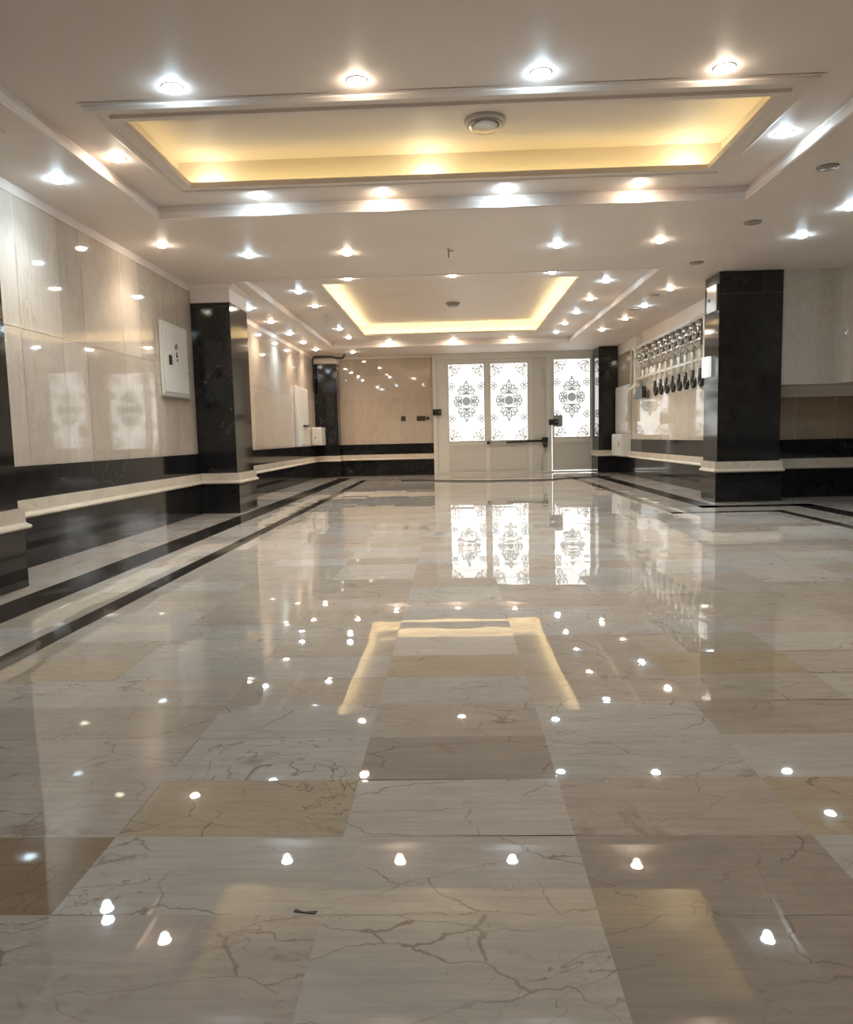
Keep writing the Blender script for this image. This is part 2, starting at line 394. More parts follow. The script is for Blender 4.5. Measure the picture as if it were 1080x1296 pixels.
# picture-frame moulding round the first cove, carrying its ledge
m = MB(); O = T1O; A = (-1.845, 1.835, 3.90, 5.235)
path = [(A[0], A[2]), (A[0], A[3]), (A[1], A[3]), (A[1], A[2])]
# inward is to the right when walking -x side up: (x0,y0)->(x0,y1) has +x on the right
dx = .145
prof = [(0, RING), (0, RING - .014), (.018, RING - .028), (.05, RING - .028), (.056, RING - .018), (.095, RING - .018), (.102, RING - .034), (dx, RING - .034), (dx, RING), (dx - .014, RING), (dx - .014, RING - .018), (-.02, RING - .004)]
m.sweep(path, prof, True); m.build('trim_9', M_ceil, kind='structure')
# crown beads at the foot and head of both tray steps
def bead(num, H, zt):
    m = MB(); p = [(H[0], H[2]), (H[0], H[3]), (H[1], H[3]), (H[1], H[2])]
    m.sweep(p, [(-.004, LOW + .056), (-.004, LOW - .006), (.018, LOW - .006), (.026, LOW + .000), (.022, LOW + .010), (.022, LOW + .046), (.014, LOW + .056)], True)
    m.build('trim_%d' % num, M_ceil, kind='structure')
bead(10, T1H, 0); bead(11, T2H, 0)
def led(mat, O, h0, inset, hot):
    m = MB(); z0, z1 = h0, h0 + .010; a, b = inset, inset + .012
    y2 = O[2] + .25 if hot else O[2] - a              # the first cove is dark along its front edge
    m.box(O[0] - b, O[0] - a, y2, O[3] + b, z0, z1); m.box(O[1] + a, O[1] + b, y2, O[3] + b, z0, z1)
    m.box(O[0] - a, O[1] + a, O[3] + a, O[3] + b, z0, z1)
    if not hot: m.box(O[0] - b, O[1] + b, O[2] - b, O[2] - a, z0, z1)
    m.build('cove_light', mat, CE)
    for x, y in hot:
        MB().box(x - .05, x + .05, y - .006, y + .006, z0, z0 + .012).build('cove_light_joint', M_hot, CE)
led(M_led, T1O, RING - .014, .018, [(-1.60, 5.135), (-.12, 5.135), (1.58, 5.135)])
led(M_led2, T2O, RING + .013, .015, [])

# ------------------------------------------------------------------ pillars
def pillar(loc, x0, x1, y0, y1, zt, label, cap=True, seed=1, sides='lfr'):
    t = thing('marble_pillar', loc, label, 'pillar', 'black marble pillars', 'thing')
    rr = random.Random(seed)
    m = MB(); m.box(x0 + .004, x1 - .004, y0 + .004, y1 - .004, .0015, .312, 1)
    S = .018
    def cladding(m, x0, x1, y0, y1, vs):
        wx, wy = x1 - x0, y1 - y0
        ux = [0, wx] if wx < .55 else [0, wx * .68, wx]
        for org, u, wd in (((x0, y0, 0), (1, 0, 0), wx), ((x1, y0, 0), (0, 1, 0), wy), ((x1, y1, 0), (-1, 0, 0), wx), ((x0, y1, 0), (0, -1, 0), wy)):
            for j in range(len(vs) - 1):
                n = 2 if (vs[j] > 2.1 and wd > .55) else 1
                cuts = [0, wd] if n == 1 else [0, wd * .69, wd]
                for i in range(len(cuts) - 1):
                    a = cuts[i] + (.0025 if i else 0)
                    m.tiles(org, u, (0, 0, 1), [a, cuts[i + 1] - .0008], [vs[j] + .002, vs[j + 1] - .002], BLK, 0, 0., rr, None, .15)
    cladding(m, x0, x1, y0, y1, [.0015, .312]); m.build('plinth', [M_black, M_bgrout], t)
    m = MB()
    def around(a0, a1, b0, b1):     # the free sides only, outwards to the right of the walk
        return {'bl': [(a0, b0), (a1, b0), (a1, b1), (a0, b1)], 'cl': [(a0, b0), (a1, b0), (a1, b1)], 'cr': [(a0, b1), (a0, b0), (a1, b0)], 'br': [(a0, b1), (a0, b0), (a1, b0), (a1, b1)]}[sides]
    q = around(x0 + (S if sides in ('cr', 'br') else 0), x1 - (0 if sides == 'cr' else S), y0 + S, y1 - (S if sides == 'bl' else 0))
    m.sweep(q, [(-.02, .312), (S, .312), (S + .022, .318), (S + .028, .327), (S + .024, .337), (S + .012, .345), (S + .006, .352), (S + .006, .428), (-.02, .428)])
    for k in range(len(m.f)): m.t[k] = CRT; m.o[k] = (rr.random() * .2, 0, 0)
    m.build('ledge_band', M_ledge, t)
    m = MB()
    sx0, sx1, sy0, sy1 = x0 + (0 if sides in ('bl', 'cl') else S), x1 - (0 if sides == 'cr' else S), y0 + S, y1 - (S if sides == 'bl' else 0)
    m.box(sx0 + .004, sx1 - .004, sy0 + .004, sy1 - .004, .425, zt - .002, 1)
    cladding(m, sx0, sx1, sy0, sy1, [.428, 2.158, zt] if zt > 2.17 else [.428, zt]); m.build('shaft', [M_black, M_bgrout], t)
    if cap and zt < LOW - .05:
        m = MB(); m.box(sx0, sx1 + .004, sy0 - .004, sy1 + (.004 if sides == 'bl' else 0), zt, LOW - .002)
        qq = around(x0 if sides in ('bl', 'cl') else sx0, sx1, sy0, sy1 if sides == 'bl' else y1)
        m.sweep(qq, [(.0, LOW - .045), (.03, LOW - .035), (.055, LOW - .012), (.06, LOW - .002), (0, LOW - .002)])
        m.build('plaster_cap', M_ceil, t)
    return t
G = .003
pillar((-2.5, 3.55, 0), XL + G, -2.325, 3.16, 3.935, 2.20, 'black marble pillar at the picture edge, cut off by the frame, before the pale wall', seed=2, sides='bl')
pillar((-2.5, 8.15, 0), XL + G, -2.268, 7.83, 8.52, 2.20, 'black marble pillar with plaster cap just past the white wall cabinet', seed=3, sides='bl')
pillar((-2.48, 14.9, 0), XL + G, -2.23, 14.75, 15.108, 2.235, 'slim black marble pillar in the corner behind the small box and dark pipe', seed=4, sides='cl')
pillar((2.96, 14.6, 0), 2.775, XR - G, 14.4, 15.09, LOW - .004, 'slim black marble pillar standing right beside the glazed pedestrian door', seed=5, sides='cr')
pillar((3.1, 8.2, 0), 2.765, 3.45, 7.96, 8.412, LOW - .004, 'thick full-height black marble pillar beside the wall with the pipe manifold', seed=6, sides='br')

# ------------------------------------------------------------------ gate and door
DY = 15.05
def stroke(m, pts, wd, y0, y1, mi=0):
    """a ribbon of width wd following pts (x,z) between depths y0..y1"""
    P = [Vector(p) for p in pts]; n = len(P); b = len(m.v)
    for i in range(n):
        d = (P[min(i + 1, n - 1)] - P[max(i - 1, 0)]).normalized(); q = Vector((-d.y, d.x)) * wd / 2
        for s in (1, -1):
            for y in (y0, y1): m.v.append((P[i].x + q.x * s, y, P[i].y + q.y * s))
    for i in range(n - 1):
        a, c_ = b + 4 * i, b + 4 * i + 4
        for u, v in ((0, 1), (1, 3), (3, 2), (2, 0)): m.face((a + u, a + v, c_ + v, c_ + u), mi)
    m.face((b, b + 2, b + 3, b + 1), mi); e = b + 4 * (n - 1); m.face((e, e + 1, e + 3, e + 2), mi)
def loop(m, cx, cz, ang, L, wd, st, y0, y1, mi=0):
    """a petal outline: teardrop of length L, breadth wd, pointing along ang"""
    ca, sa = math.cos(ang), math.sin(ang); pts = []
    for k in range(13):
        t = k / 12 * 2 * PI; r = L * (1 - math.cos(t)) / 2; s = wd / 2 * math.sin(t) * (.5 + .5 * math.sin(r / L * PI))
        pts.append((cx + r * ca - s * sa, cz + r * sa + s * ca))
    stroke(m, pts, st, y0, y1, mi)
def arcs(m, cx, cz, r, a0, a1, st, y0, y1, n=10, mi=0):
    stroke(m, [(cx + r * math.cos(a0 + (a1 - a0) * k / n), cz + r * math.sin(a0 + (a1 - a0) * k / n)) for k in range(n + 1)], st, y0, y1, mi)
def disc(m, cx, cz, r, y0, y1, n=14, mi=0):
    b = len(m.v)
    for y in (y0, y1): m.v += [(cx + r * math.cos(2 * PI * k / n), y, cz + r * math.sin(2 * PI * k / n)) for k in range(n)]
    m.face([b + k for k in range(n)], mi); m.face([b + n + k for k in range(n)][::-1], mi)
    for k in range(n): m.face((b + k, b + n + k, b + n + (k + 1) % n, b + (k + 1) % n), mi)
def ornament(x0, x1, z0, z1, y0, y1):
    m = MB(); W, H = x1 - x0, z1 - z0; cx, cz = (x0 + x1) / 2, z0 + H * .52; s = .022
    disc(m, cx, cz, W * .125, y0, y1, 8); arcs(m, cx, cz, W * .155, 0, 2 * PI, .008, y0, y1, 24)
    for sg in (1, -1):                                    # upper and lower fan, two side lobes
        zc = cz + sg * H * .095; up = sg * PI / 2
        for a, L_, w_ in ((0, .150, .07), (.62, .135, .065), (-.62, .135, .065), (1.15, .13, .06), (-1.15, .13, .06)):
            loop(m, cx, zc, up + a, H * L_ * (.95 if a else 1.05), W * w_ * 2.0, s, y0, y1)
        arcs(m, cx, zc, W * .215, up - 1.35, up + 1.35, .018, y0, y1, 14); arcs(m, cx, zc + sg * H * .012, W * .10, up - 1.2, up + 1.2, .012, y0, y1, 10)
        stroke(m, [(cx - W * .21, zc), (cx + W * .21, zc)], .010, y0, y1)
        stroke(m, [(cx, zc), (cx, zc + sg * H * .165)], .016, y0, y1); disc(m, cx, zc + sg * H * .165, .018, y0, y1)
        xc = cx + sg * W * .155; sd = 0 if sg > 0 else PI
        for a, L_ in ((0, .19), (.7, .17), (-.7, .17), (1.3, .15), (-1.3, .15)):
            loop(m, xc, cz, sd + a, W * L_, W * .10, s, y0, y1)
        arcs(m, xc, cz, W * .185, sd - 1.45, sd + 1.45, .018, y0, y1, 14); disc(m, xc + sg * W * .09, cz, .018, y0, y1)
        for fz in (.30, .71):                             # square rosettes on the rims
            qx, qz, h = cx + sg * W * .405, z0 + H * fz, W * .085
            for dx_, dz_ in ((-h, 0), (h, 0), (0, -h), (0, h)):
                loop(m, qx, qz, math.atan2(dz_, dx_), h * 1.15, h * .9, .018, y0, y1)
            disc(m, qx, qz, .014, y0, y1)
            stroke(m, [(qx - h, qz - h), (qx + h, qz - h), (qx + h, qz + h), (qx - h, qz + h), (qx - h, qz - h)], .012, y0, y1)
    for ix in (0, 1):                                     # corner fans
        for iz in (0, 1):
            px, pz = (x0 if ix == 0 else x1), (z0 if iz == 0 else z1); base = [[PI / 4, -PI / 4], [3 * PI / 4, -3 * PI / 4]][ix][iz]
            for a in (-.55, 0, .55):
                loop(m, px + .07 * math.cos(base), pz + .07 * math.sin(base), base + a, W * .25, W * .10, .018, y0, y1, 1)
            arcs(m, px, pz, W * .35, base - .76, base + .76, .016, y0, y1, 12, 1); arcs(m, px, pz, W * .10, base - .76, base + .76, .012, y0, y1, 8, 1)
    return m
def pane(x0, x1, z0, z1, y, parent):
    p = MB().box(x0, x1, y, y + .012, z0, z1).build('frosted_pane', M_pane, parent)
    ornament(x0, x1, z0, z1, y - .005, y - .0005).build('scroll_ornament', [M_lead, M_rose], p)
    return p
def raised(m, x0, x1, z0, z1, y):
    """moulded raised panel: frame bead, sunken margin, raised field"""
    m.ring_y = None
    for (a, b_, d) in ((0, .018, -.008), (.018, .03, -.004)):
        m.box(x0 + a, x1 - a, y + d, y, z0 + a, z0 + b_); m.box(x0 + a, x1 - a, y + d, y, z1 - b_, z1 - a)
        m.box(x0 + a, x0 + b_, y + d, y, z0 + b_, z1 - b_); m.box(x1 - b_, x1 - a, y + d, y, z0 + b_, z1 - b_)
g = thing('door_1', (.8, DY, 0), 'wide white vehicle gate with two ornamented glowing panes beside a blank panel', 'gate', None, 'structure')
m = MB()
y0, y1 = 15.02, 15.118; yl0 = 15.052
m.box(-.37, -.30, y0, y1, .002, 2.38); m.box(1.885, 1.955, y0, y1, .002, 2.38); m.box(-.30, 1.885, y0, y1, 2.27, 2.38)
m.box(-.30, 1.885, yl0, y1, .001, .0285); m.box(-.372, 1.957, y0 - .02, y0, 2.32, 2.36); m.box(-.372, 1.957, y0 - .035, y0, 2.36, 2.384)
m.build('frame', M_white, g)
m = MB(); yl = DY
for a, b_ in ((-.297, -.07), (.667, .765), (1.528, 1.60)): m.box(a, b_, yl, yl + .04, .03, 2.265)
for a, b_ in ((-.07, .667), (.765, 1.528)):
    m.box(a, b_, yl, yl + .04, 2.19, 2.265); m.box(a, b_, yl, yl + .04, .575, .645)
    for q0, q1, z0, z1 in ((a, a + .02, .645, 2.19), (b_ - .02, b_, .645, 2.19)): m.box(q0, q1, yl - .012, yl, z0, z1)
    m.box(a, b_, yl - .012, yl, 2.172, 2.19); m.box(a, b_, yl - .012, yl, .645, .663)
m.build('leaf_frame', M_white, g)
pane(-.068, .665, .645, 2.19, DY + .014, g); pane(.767, 1.526, .645, 2.19, DY + .014, g)
m = MB(); m.box(1.60, 1.883, yl + .004, yl + .04, .03, 2.265); m.box(1.635, 1.85, yl - .004, yl + .004, .68, 2.2); m.box(1.735, 1.747, yl - .006, yl + .004, .68, 2.2)
m.build('blank_panel', M_panel, g)
m = MB(); m.box(-.07, 1.528, yl + .010, yl + .04, .03, .575); raised(m, -.02, .655, .07, .54, yl + .010); raised(m, .775, 1.50, .07, .54, yl + .010)
m.build('lower_panel', M_panel, g)
m = MB(); m.tube([(1.815, yl - .004, 1.735), (1.815, yl - .04, 1.755), (1.815, yl - .045, 1.90), (1.815, yl - .04, 2.04), (1.815, yl - .004, 2.06)], .011, 8); m.build('pull_handle', M_panel, g)
d = thing('door_2', (2.39, DY, 0), 'white pedestrian door with one ornamented glowing pane beside the slim pillar', 'door', None, 'structure')
m = MB(); m.box(1.957, 1.985, y0, y1, .002, 2.38); m.box(2.80, 2.87, y0, y1, .002, 2.38); m.box(1.985, 2.80, y0, y1, 2.29, 2.38); m.box(1.985, 2.80, yl0, y1, .001, .0195); m.box(1.957, 2.87, y0 - .02, y0, 2.33, 2.384)
m.build('frame', M_white, d)
m = MB(); m.box(2.0, 2.022, yl, yl + .04, .034, 2.285); m.box(1.986, 2.0, yl, yl + .04, 1.05, 2.285); m.box(2.76, 2.797, yl, yl + .04, .034, 2.285); m.box(2.022, 2.76, yl, yl + .04, 2.222, 2.285); m.box(2.022, 2.76, yl, yl + .04, .575, .683)
m.box(2.022, 2.76, yl, yl + .04, .034, .07)
for q in ((2.022, 2.04, .683, 2.222), (2.742, 2.76, .683, 2.222)): m.box(q[0], q[1], yl - .012, yl, q[2], q[3])
m.box(2.022, 2.76, yl - .012, yl, .683, .70); m.box(2.022, 2.76, yl - .014, yl, .60, .635)
m.build('leaf_frame', M_white, d)
m = MB(); m.box(1.986, 1.999, yl + .022, yl + .03, .021, 1.05); m.box(1.999, 2.797, yl + .022, yl + .03, .021, .033); m.build('daylight_gap', M_pane, d)
pane(2.024, 2.758, .683, 2.222, DY + .014, d)
m = MB(); m.box(2.022, 2.76, yl + .012, yl + .04, .07, .575); raised(m, 2.05, 2.735, .10, .55, yl + .012); m.build('lower_panel', M_panel, d)
# lock box on the pedestrian door edge, gate closer, reader on the frame, switches on the wall
t = thing('electric_lock', (2.05, DY, 1.0), 'black electric lock on a grey plate across the pedestrian door edge', 'lock')
MB().bevbox(2.03, 2.20, DY - .030, DY - .015, .905, 1.13, .004).build('back_plate', M_grey, t)
MB().bevbox(1.925, 2.11, DY - .095, DY - .032, .94, 1.05, .008).build('lock_body', M_darkp, t)
MB().lathe([(.018, -.012), (.018, 0), (.010, .004), (0, .004)], (2.07, DY - .1, .995), 12, 'y').build('lock_cylinder', M_steel, t)
t = thing('gate_closer', (1.3, DY, .6), 'dark horizontal gate closer arm with motor across the double gate', 'gate closer')
m = MB(); m.tube([(.72, DY - .045, .615), (1.10, DY - .05, .617)], .012, 8); m.build('piston_rod', M_grey, t)
m = MB(); m.tube([(1.08, DY - .05, .617), (1.80, DY - .055, .633)], .022, 10); m.build('arm', M_darkp, t)
m = MB(); m.bevbox(.69, .75, DY - .075, DY - .013, .59, .645, .006); m.build('bracket', M_darkp, t)
m = MB(); m.bevbox(1.785, 1.90, DY - .11, DY - .032, .60, .70, .012); m.lathe([(.035, 0), (.042, .02), (.042, .10), (.02, .115)], (1.85, DY - .07, .50), 12); m.build('motor', M_darkp, t)
m = MB(); m.tube([(1.85, DY - .06, .50), (1.84, DY - .05, .42), (1.80, DY - .04, .33), (1.79, DY - .035, .15), (1.80, DY - .04, .03)], .006, 6); m.build('cable', M_grey, t)
t = thing('card_reader', (-.28, 15.02, 1.24), 'black reader box fixed on the white gate frame near the wall switches', 'reader')
m = MB(); m.bevbox(-.38, -.205, 14.955, 15.0, 1.185, 1.30, .008); m.build('housing', M_darkp, t)
m = MB(); m.lathe([(.016, 0), (.016, -.01), (.008, -.014), (0, -.014)][::-1], (-.24, 14.955, 1.245), 10, 'y'); m.build('lens', M_grey, t)
m = MB(); m.box(-.36, -.22, 15.0, 15.019, 1.20, 1.285); m.build('mount', M_darkp, t)
def switch(x0, x1, z0, z1, label, n):
    t = thing('switch_plate', ((x0 + x1) / 2, YB, z0), label, 'switch')
    MB().bevbox(x0, x1, YB - .022, YB - .0055, z0, z1, .004).build('plate', M_darkp, t)
    w_ = (x1 - x0 - .02) / n
    for k in range(n):
        MB().bevbox(x0 + .01 + k * w_ + .004, x0 + .01 + (k + 1) * w_ - .004, YB - .03, YB - .0225, z0 + .015, z1 - .015, .003).build('rocker', principled('dark_rocker', (.05, .035, .02), .3), t)
switch(-1.02, -.93, 1.09, 1.185, 'small square dark switch standing apart on the beige end wall', 1)
switch(-.705, -.53, 1.085, 1.18, 'wide dark double switch plate on the beige end wall', 2)
switch(-.51, -.455, 1.105, 1.165, 'tiny dark switch between the double switch and the gate frame', 1)

# ------------------------------------------------------------------ left wall fittings
t = thing('wall_mounted_cabinet', (XL, 7.28, 1.21), 'white flush electrical cabinet on the pale wall before the capped pillar', 'cabinet')
x = XL + .002
MB().bevbox(x, x + .022, 6.94, 7.62, 1.21, 1.90, .004).build('body', M_cab, t)
dr = MB().bevbox(x + .023, x + .034, 6.97, 7.59, 1.24, 1.87, .003).build('door', M_cab, t)
m = MB(); m.lathe([(.0, .012), (.016, .012), (.02, .008), (.02, 0)][::-1], (x + .0345, 7.11, 1.545), 12, 'x'); m.bevbox(x + .035, x + .05, 7.075, 7.13, 1.50, 1.59, .004); m.build('lock', M_darkp, dr)
m = MB()  # small dark scrawl on the door
def scr(pts):
    P = [(x + .0345, a, b) for a, b in pts]; m.tube(P, .007, 6)
scr([(7.25, 1.665), (7.285, 1.71), (7.31, 1.68), (7.275, 1.66)]); scr([(7.30, 1.63), (7.275, 1.61), (7.285, 1.585), (7.31, 1.60)]); scr([(7.29, 1.57), (7.295, 1.545)])
m.build('scrawled_mark', M_darkp, dr)
MB().bevbox(x, x + .05, 6.93, 7.63, 1.19, 1.208, .004).build('bottom_lip', M_grey, t)
t = thing('tall_cabinet', (XL, 13.3, .64), 'tall narrow white cabinet on the wall beyond the capped pillar', 'cabinet')
MB().bevbox(XL + .002, XL + .06, 12.85, 13.75, .64, 1.68, .006).build('body', M_cab, t)
m = MB(); m.bevbox(XL + .061, XL + .07, 12.88, 13.30, .67, 1.65, .003); m.build('door', M_cab, t); m = MB(); m.bevbox(XL + .061, XL + .07, 13.31, 13.72, .67, 1.65, .003); m.build('door', M_cab, t)
m = MB(); m.bevbox(XL + .071, XL + .10, 13.2, 13.62, .99, 1.02, .004); m.build('handle', M_darkp, t)
t = thing('meter_box', (-2.6, 14.45, .6), 'small square pale meter box low in front of the corner pillar', 'box')
MB().bevbox(XL + .004, -2.50, 14.28, 14.74, .645, .99, .008).build('body', M_cab, t)
MB().bevbox(XL + .02, -2.52, 14.268, 14.279, .665, .97, .003).build('lid', M_cab, t)
m = MB(); m.lathe([(.0, -.012), (.016, -.010), (.016, 0)], (-2.62, 14.268, .80), 10, 'y'); m.build('knob', M_grey, t)
t = MB()
pp = [(-2.675, 14.6, 1.70), (-2.675, 14.6, 2.28), (-2.668, 14.6, 2.325), (-2.64, 14.6, 2.345), (-2.55, 14.6, 2.35), (-2.3, 14.6, 2.345), (-2.2, 14.6, 2.32), (-2.11, 14.6, 2.315), (-2.07, 14.6, 2.335), (-2.055, 14.6, 2.384)]
t.tube(pp, [.016] * 3 + [.022] * 7, 10); t.build('hanging_pipe', M_pipe, label='dark lagged pipe running above the slim corner pillar up into the ceiling', cat='pipe')

# ------------------------------------------------------------------ right wall fittings
t = thing('wall_cabinet', (XR, 13.85, .75), 'large flat white cabinet on the wall between slim pillar and pipe manifold', 'cabinet')
MB().bevbox(XR - .05, XR - .002, 13.33, 14.39, .74, 1.60, .006).build('body', M_cab, t)
m = MB(); m.bevbox(XR - .062, XR - .051, 13.36, 14.36, .77, 1.57, .003); m.build('door', M_cab, t)
t = thing('wall_mounted_box', (3.0, 13.6, .33), 'white box projecting low from the wall near the slim pillar', 'box')
MB().bevbox(2.965, XR - .002, 13.30, 14.0, .335, .735, .008).build('body', M_cab, t)
MB().bevbox(2.952, 2.9645, 13.32, 13.98, .355, .715, .003).build('door', M_cab, t)
m = MB(); m.bevbox(2.94, 2.9515, 13.38, 13.41, .5, .6, .002); m.build('latch', M_grey, t)
t = thing('pipe_manifold', (3.1, 11, 1.3), 'pipe manifold with a row of metal valves and dark hooked outlets along the wall', 'manifold')
YA, YZ = 9.25, 12.72; N = 8
m = MB(); m.tube([(3.07, YZ, 2.14), (3.07, YA, 2.14)], .032, 10)
m.lathe([(.045, 0), (.045, .05)], (3.07, YZ - .02, 2.14), 12, 'y'); m.build('header_pipe', M_white, t)
m = MB(); m.tube([(3.08, YZ, 1.63), (3.08, YA, 1.63)], .024, 10); m.build('lower_pipe', M_white, t)
for y in (YZ - .02, YA + .02):
    m = MB(); m.bevbox(3.05, 3.158, y - .025, y + .025, 1.40, 2.34, .004); m.build('post', M_white, t)
m = MB(); m.bevbox(3.09, 3.155, YZ + .02, YZ + .14, 1.50, 2.34, .004); m.build('side_post', M_white, t)
m = MB(); m.tube([(3.06, YZ + .25, 2.16), (3.06, YZ + .25, 1.45)], .012, 8); m.tube([(3.06, YZ, 2.16), (3.06, YZ + .25, 2.16)], .012, 8); m.build('loop_pipe', M_white, t)
arcp = [(3.06, 13.24, .95), (3.06, 13.24, 1.15)] + [(3.06, 12.93 + .31 * math.cos(a), 1.2 + .30 * math.sin(a)) for a in [k * PI / 14 for k in range(0, 8)]] + [(3.06, 12.6, 1.52)]
m = MB(); m.tube(arcp, .028, 10); m.build('bent_pipe', M_white, t)
m = MB(); hp = [(12.62, 1.30), (12.10, 1.30), (12.10, 1.42), (12.14, 1.48), (12.24, 1.50), (12.40, 1.47), (12.54, 1.40)]
b = len(m.v); m.v += [(3.03, y, z) for y, z in hp] + [(3.10, y, z) for y, z in hp]; k_ = len(hp)
m.face([b + i for i in range(k_)][::-1]); m.face([b + k_ + i for i in range(k_)])
for i in range(k_): m.face((b + i, b + (i + 1) % k_, b + k_ + (i + 1) % k_, b + k_ + i))
m.build('dark_cowl', M_darkp, t)
for k in range(10):
    y = 9.40 + k * .293 + (.12 if k > 7 else 0)
    m = MB(); m.lathe([(.02, 0), (.05, .03), (.075, .06), (.085, .10), (.085, .13), (.05, .16), (.03, .2), (.03, .26), (.05, .27), (.05, .31), (.028, .32), (.028, .36)], (3.06, y, 1.75), 12)
    m.lathe([(.0, -.10), (.06, -.095), (.07, -.06), (.03, -.05), (.03, 0)], (3.06, y, 1.93), 12, 'x'); v = m.build('valve', M_steel, t)
    m = MB(); m.bevbox(2.93, 2.955, y - .09, y + .09, 1.92, 1.945, .004); m.build('valve_handle', M_grey, v)
    m = MB(); m.tube([(3.06, y, 1.75), (3.06, y, 1.66), (3.06, y, 1.46 if k < 8 else 1.60)], .022, 8); m.build('down_tube', M_ivory, t)
    if k > 7: continue
    m = MB(); m.tube([(3.06, y, 1.52), (3.06, y, 1.40)] + [(3.06, y - .05 + .05 * math.cos(a), 1.38 - .065 * math.sin(a)) for a in [i * PI / 8 for i in range(9)]] + [(3.06, y - .10, 1.42)], [.022, .028] + [.028] * 8 + [.022, .016], 8)
    m.build('hooked_outlet', M_darkp, t)
t = thing('emergency_light', (2.77, 8.27, 1.33), 'small glowing white box on the side of the thick black pillar', 'lamp')
MB().bevbox(2.74, 2.781, 8.18, 8.37, 1.33, 1.545, .006).build('housing', principled('lit_white_plastic', (.8, .8, .76), .4, emis=(1, 1, .95), es=.5), t)
t = thing('access_plate', (2.77, 8.13, 2.0), 'beige square plate with dark dot high on the thick black pillar side', 'plate')
MB().bevbox(2.765, 2.7815, 8.02, 8.31, 2.0, 2.27, .003).build('plate', principled('beige_plate', (.42, .36, .29), .25), t)
m = MB(); m.lathe([(.0, -.012), (.013, -.010), (.013, 0)], (2.7645, 8.22, 2.13), 10, 'x'); m.build('dot', M_darkp, t)

# ------------------------------------------------------------------ ceiling lamps
ring_me = {}
def lamp_mesh():
    m = MB(); m.lathe([(.041, .0005), (.041, -.002), (.047, -.0035), (.053, -.002), (.054, .0005)], n=20)
    a = m.mesh('trim_ring', [M_ivory])
    bm_ = MB(); bm_.lathe([(.0405, -.0005), (.039, -.008), (.033, -.015), (.020, -.021), (0, -.0235)], n=16)
    return a, bm_
RM, BB = lamp_mesh()
BM = {'cool': BB.mesh('lamp_glass', [M_cool]), 'warm': BB.mesh('lamp_glass', [M_warm])}
SP = {}
for k, colr in (('cool', (.70, .88, 1.)), ('warm', (1., .84, .66))):
    s = bpy.data.lights.new('beam_' + k, 'SPOT'); s.color = colr; s.energy = 27; s.spot_size = math.radians(126); s.spot_blend = .9; s.shadow_soft_size = .03; SP[k] = s
def downlight(x, y, z, tone, label, group):
    t = thing('ceiling_downlight', (x, y, z), label, 'downlight', group)
    for nm, me in (('trim_ring', RM), ('lamp_glass', BM[tone])):
        o = bpy.data.objects.new(nm, me); COL.objects.link(o); o.parent = t
    l = bpy.data.objects.new('beam', SP[tone]); COL.objects.link(l); l.parent = t; l.location = (0, 0, -.03)
    return t
ORD = ['first', 'second', 'third', 'fourth', 'fifth']
TN = {'c': 'cool', 'w': 'warm'}
def row(pts, z, tones, text, group):
    for k, ((x, y), c_) in enumerate(zip(pts, tones)):
        downlight(x, y, z, TN[c_], ('%s white downlight, ' % TN[c_]) + text.replace('#', ORD[k]), group)
row([(-1.323, 3.76), (-.425, 3.77), (.457, 3.765), (1.33, 3.79)], RING, 'cwcw', '# from the cabinet wall in the row before the big glowing cove', 'downlights before the big cove')
downlight(-1.985, 4.62, RING, 'warm', 'warm white downlight between the big glowing cove and the cabinet wall', 'downlights beside the big cove')
downlight(1.97, 4.62, RING, 'cool', 'cool white downlight between the big glowing cove and the overhang', 'downlights beside the big cove')
row([(-1.327, 5.40), (-.46, 5.44), (.407, 5.44), (1.335, 5.43)], RING, 'cwcw', '# from the cabinet wall, between big cove and step', 'downlights behind the big cove')
row([(-1.756, 6.69), (-.888, 6.72), (.944, 6.685), (1.81, 6.64)], LOW, 'cwcw', '# from the cabinet wall, between the two coves', 'downlights between the coves')
downlight(-2.39, 4.68, LOW, 'cool', 'cool white downlight over the wall near the cut-off pillar', 'downlights over the pale wall')
downlight(-2.36, 6.26, LOW, 'warm', 'warm white downlight over the wall near the electrical cabinet', 'downlights over the pale wall')
downlight(2.995, 6.633, LOW, 'cool', 'cool white downlight in front of the thick black pillar', 'downlights by the overhang')
downlight(2.985, 5.843, LOW, 'cool', 'cool white downlight at the picture edge near the overhang', 'downlights by the overhang')
row([(-2.47, 9.29), (-2.46, 10.37), (-2.46, 11.56), (-2.46, 12.62), (-2.44, 13.65)], LOW, 'cwcww', '# along the wall beyond the capped pillar', 'downlights over the far pale wall')
row([(-1.75, 8.82), (-1.735, 9.78), (-1.73, 11.84), (-1.725, 12.87)], RING, 'cwcw', '# along the far cove, cabinet wall side', 'downlights beside the far cove')
row([(1.78, 8.74), (1.80, 9.86), (1.80, 10.9), (1.79, 11.94), (1.79, 12.91)], RING, 'cwcwc', '# along the far cove, manifold side', 'downlights beside the far cove')
row([(-1.09, 8.20), (.0375, 8.20), (1.10, 8.20)], RING, 'wwc', '# from the cabinet wall at the far cove front', 'downlights before the far cove')
row([(-1.09, 13.45), (.055, 13.45), (1.09, 13.42)], RING, 'www', '# from the cabinet wall at the far cove back', 'downlights behind the far cove')
row([(2.53, 8.84), (2.525, 9.98), (2.51, 11.02), (2.40, 12.10)], LOW, 'wcww', '# along the pipe manifold wall', 'downlights over the manifold')
downlight(-1.84, 14.22, LOW, 'warm', 'warm white downlight alone near the dark pipe end', 'downlights by the pipe')
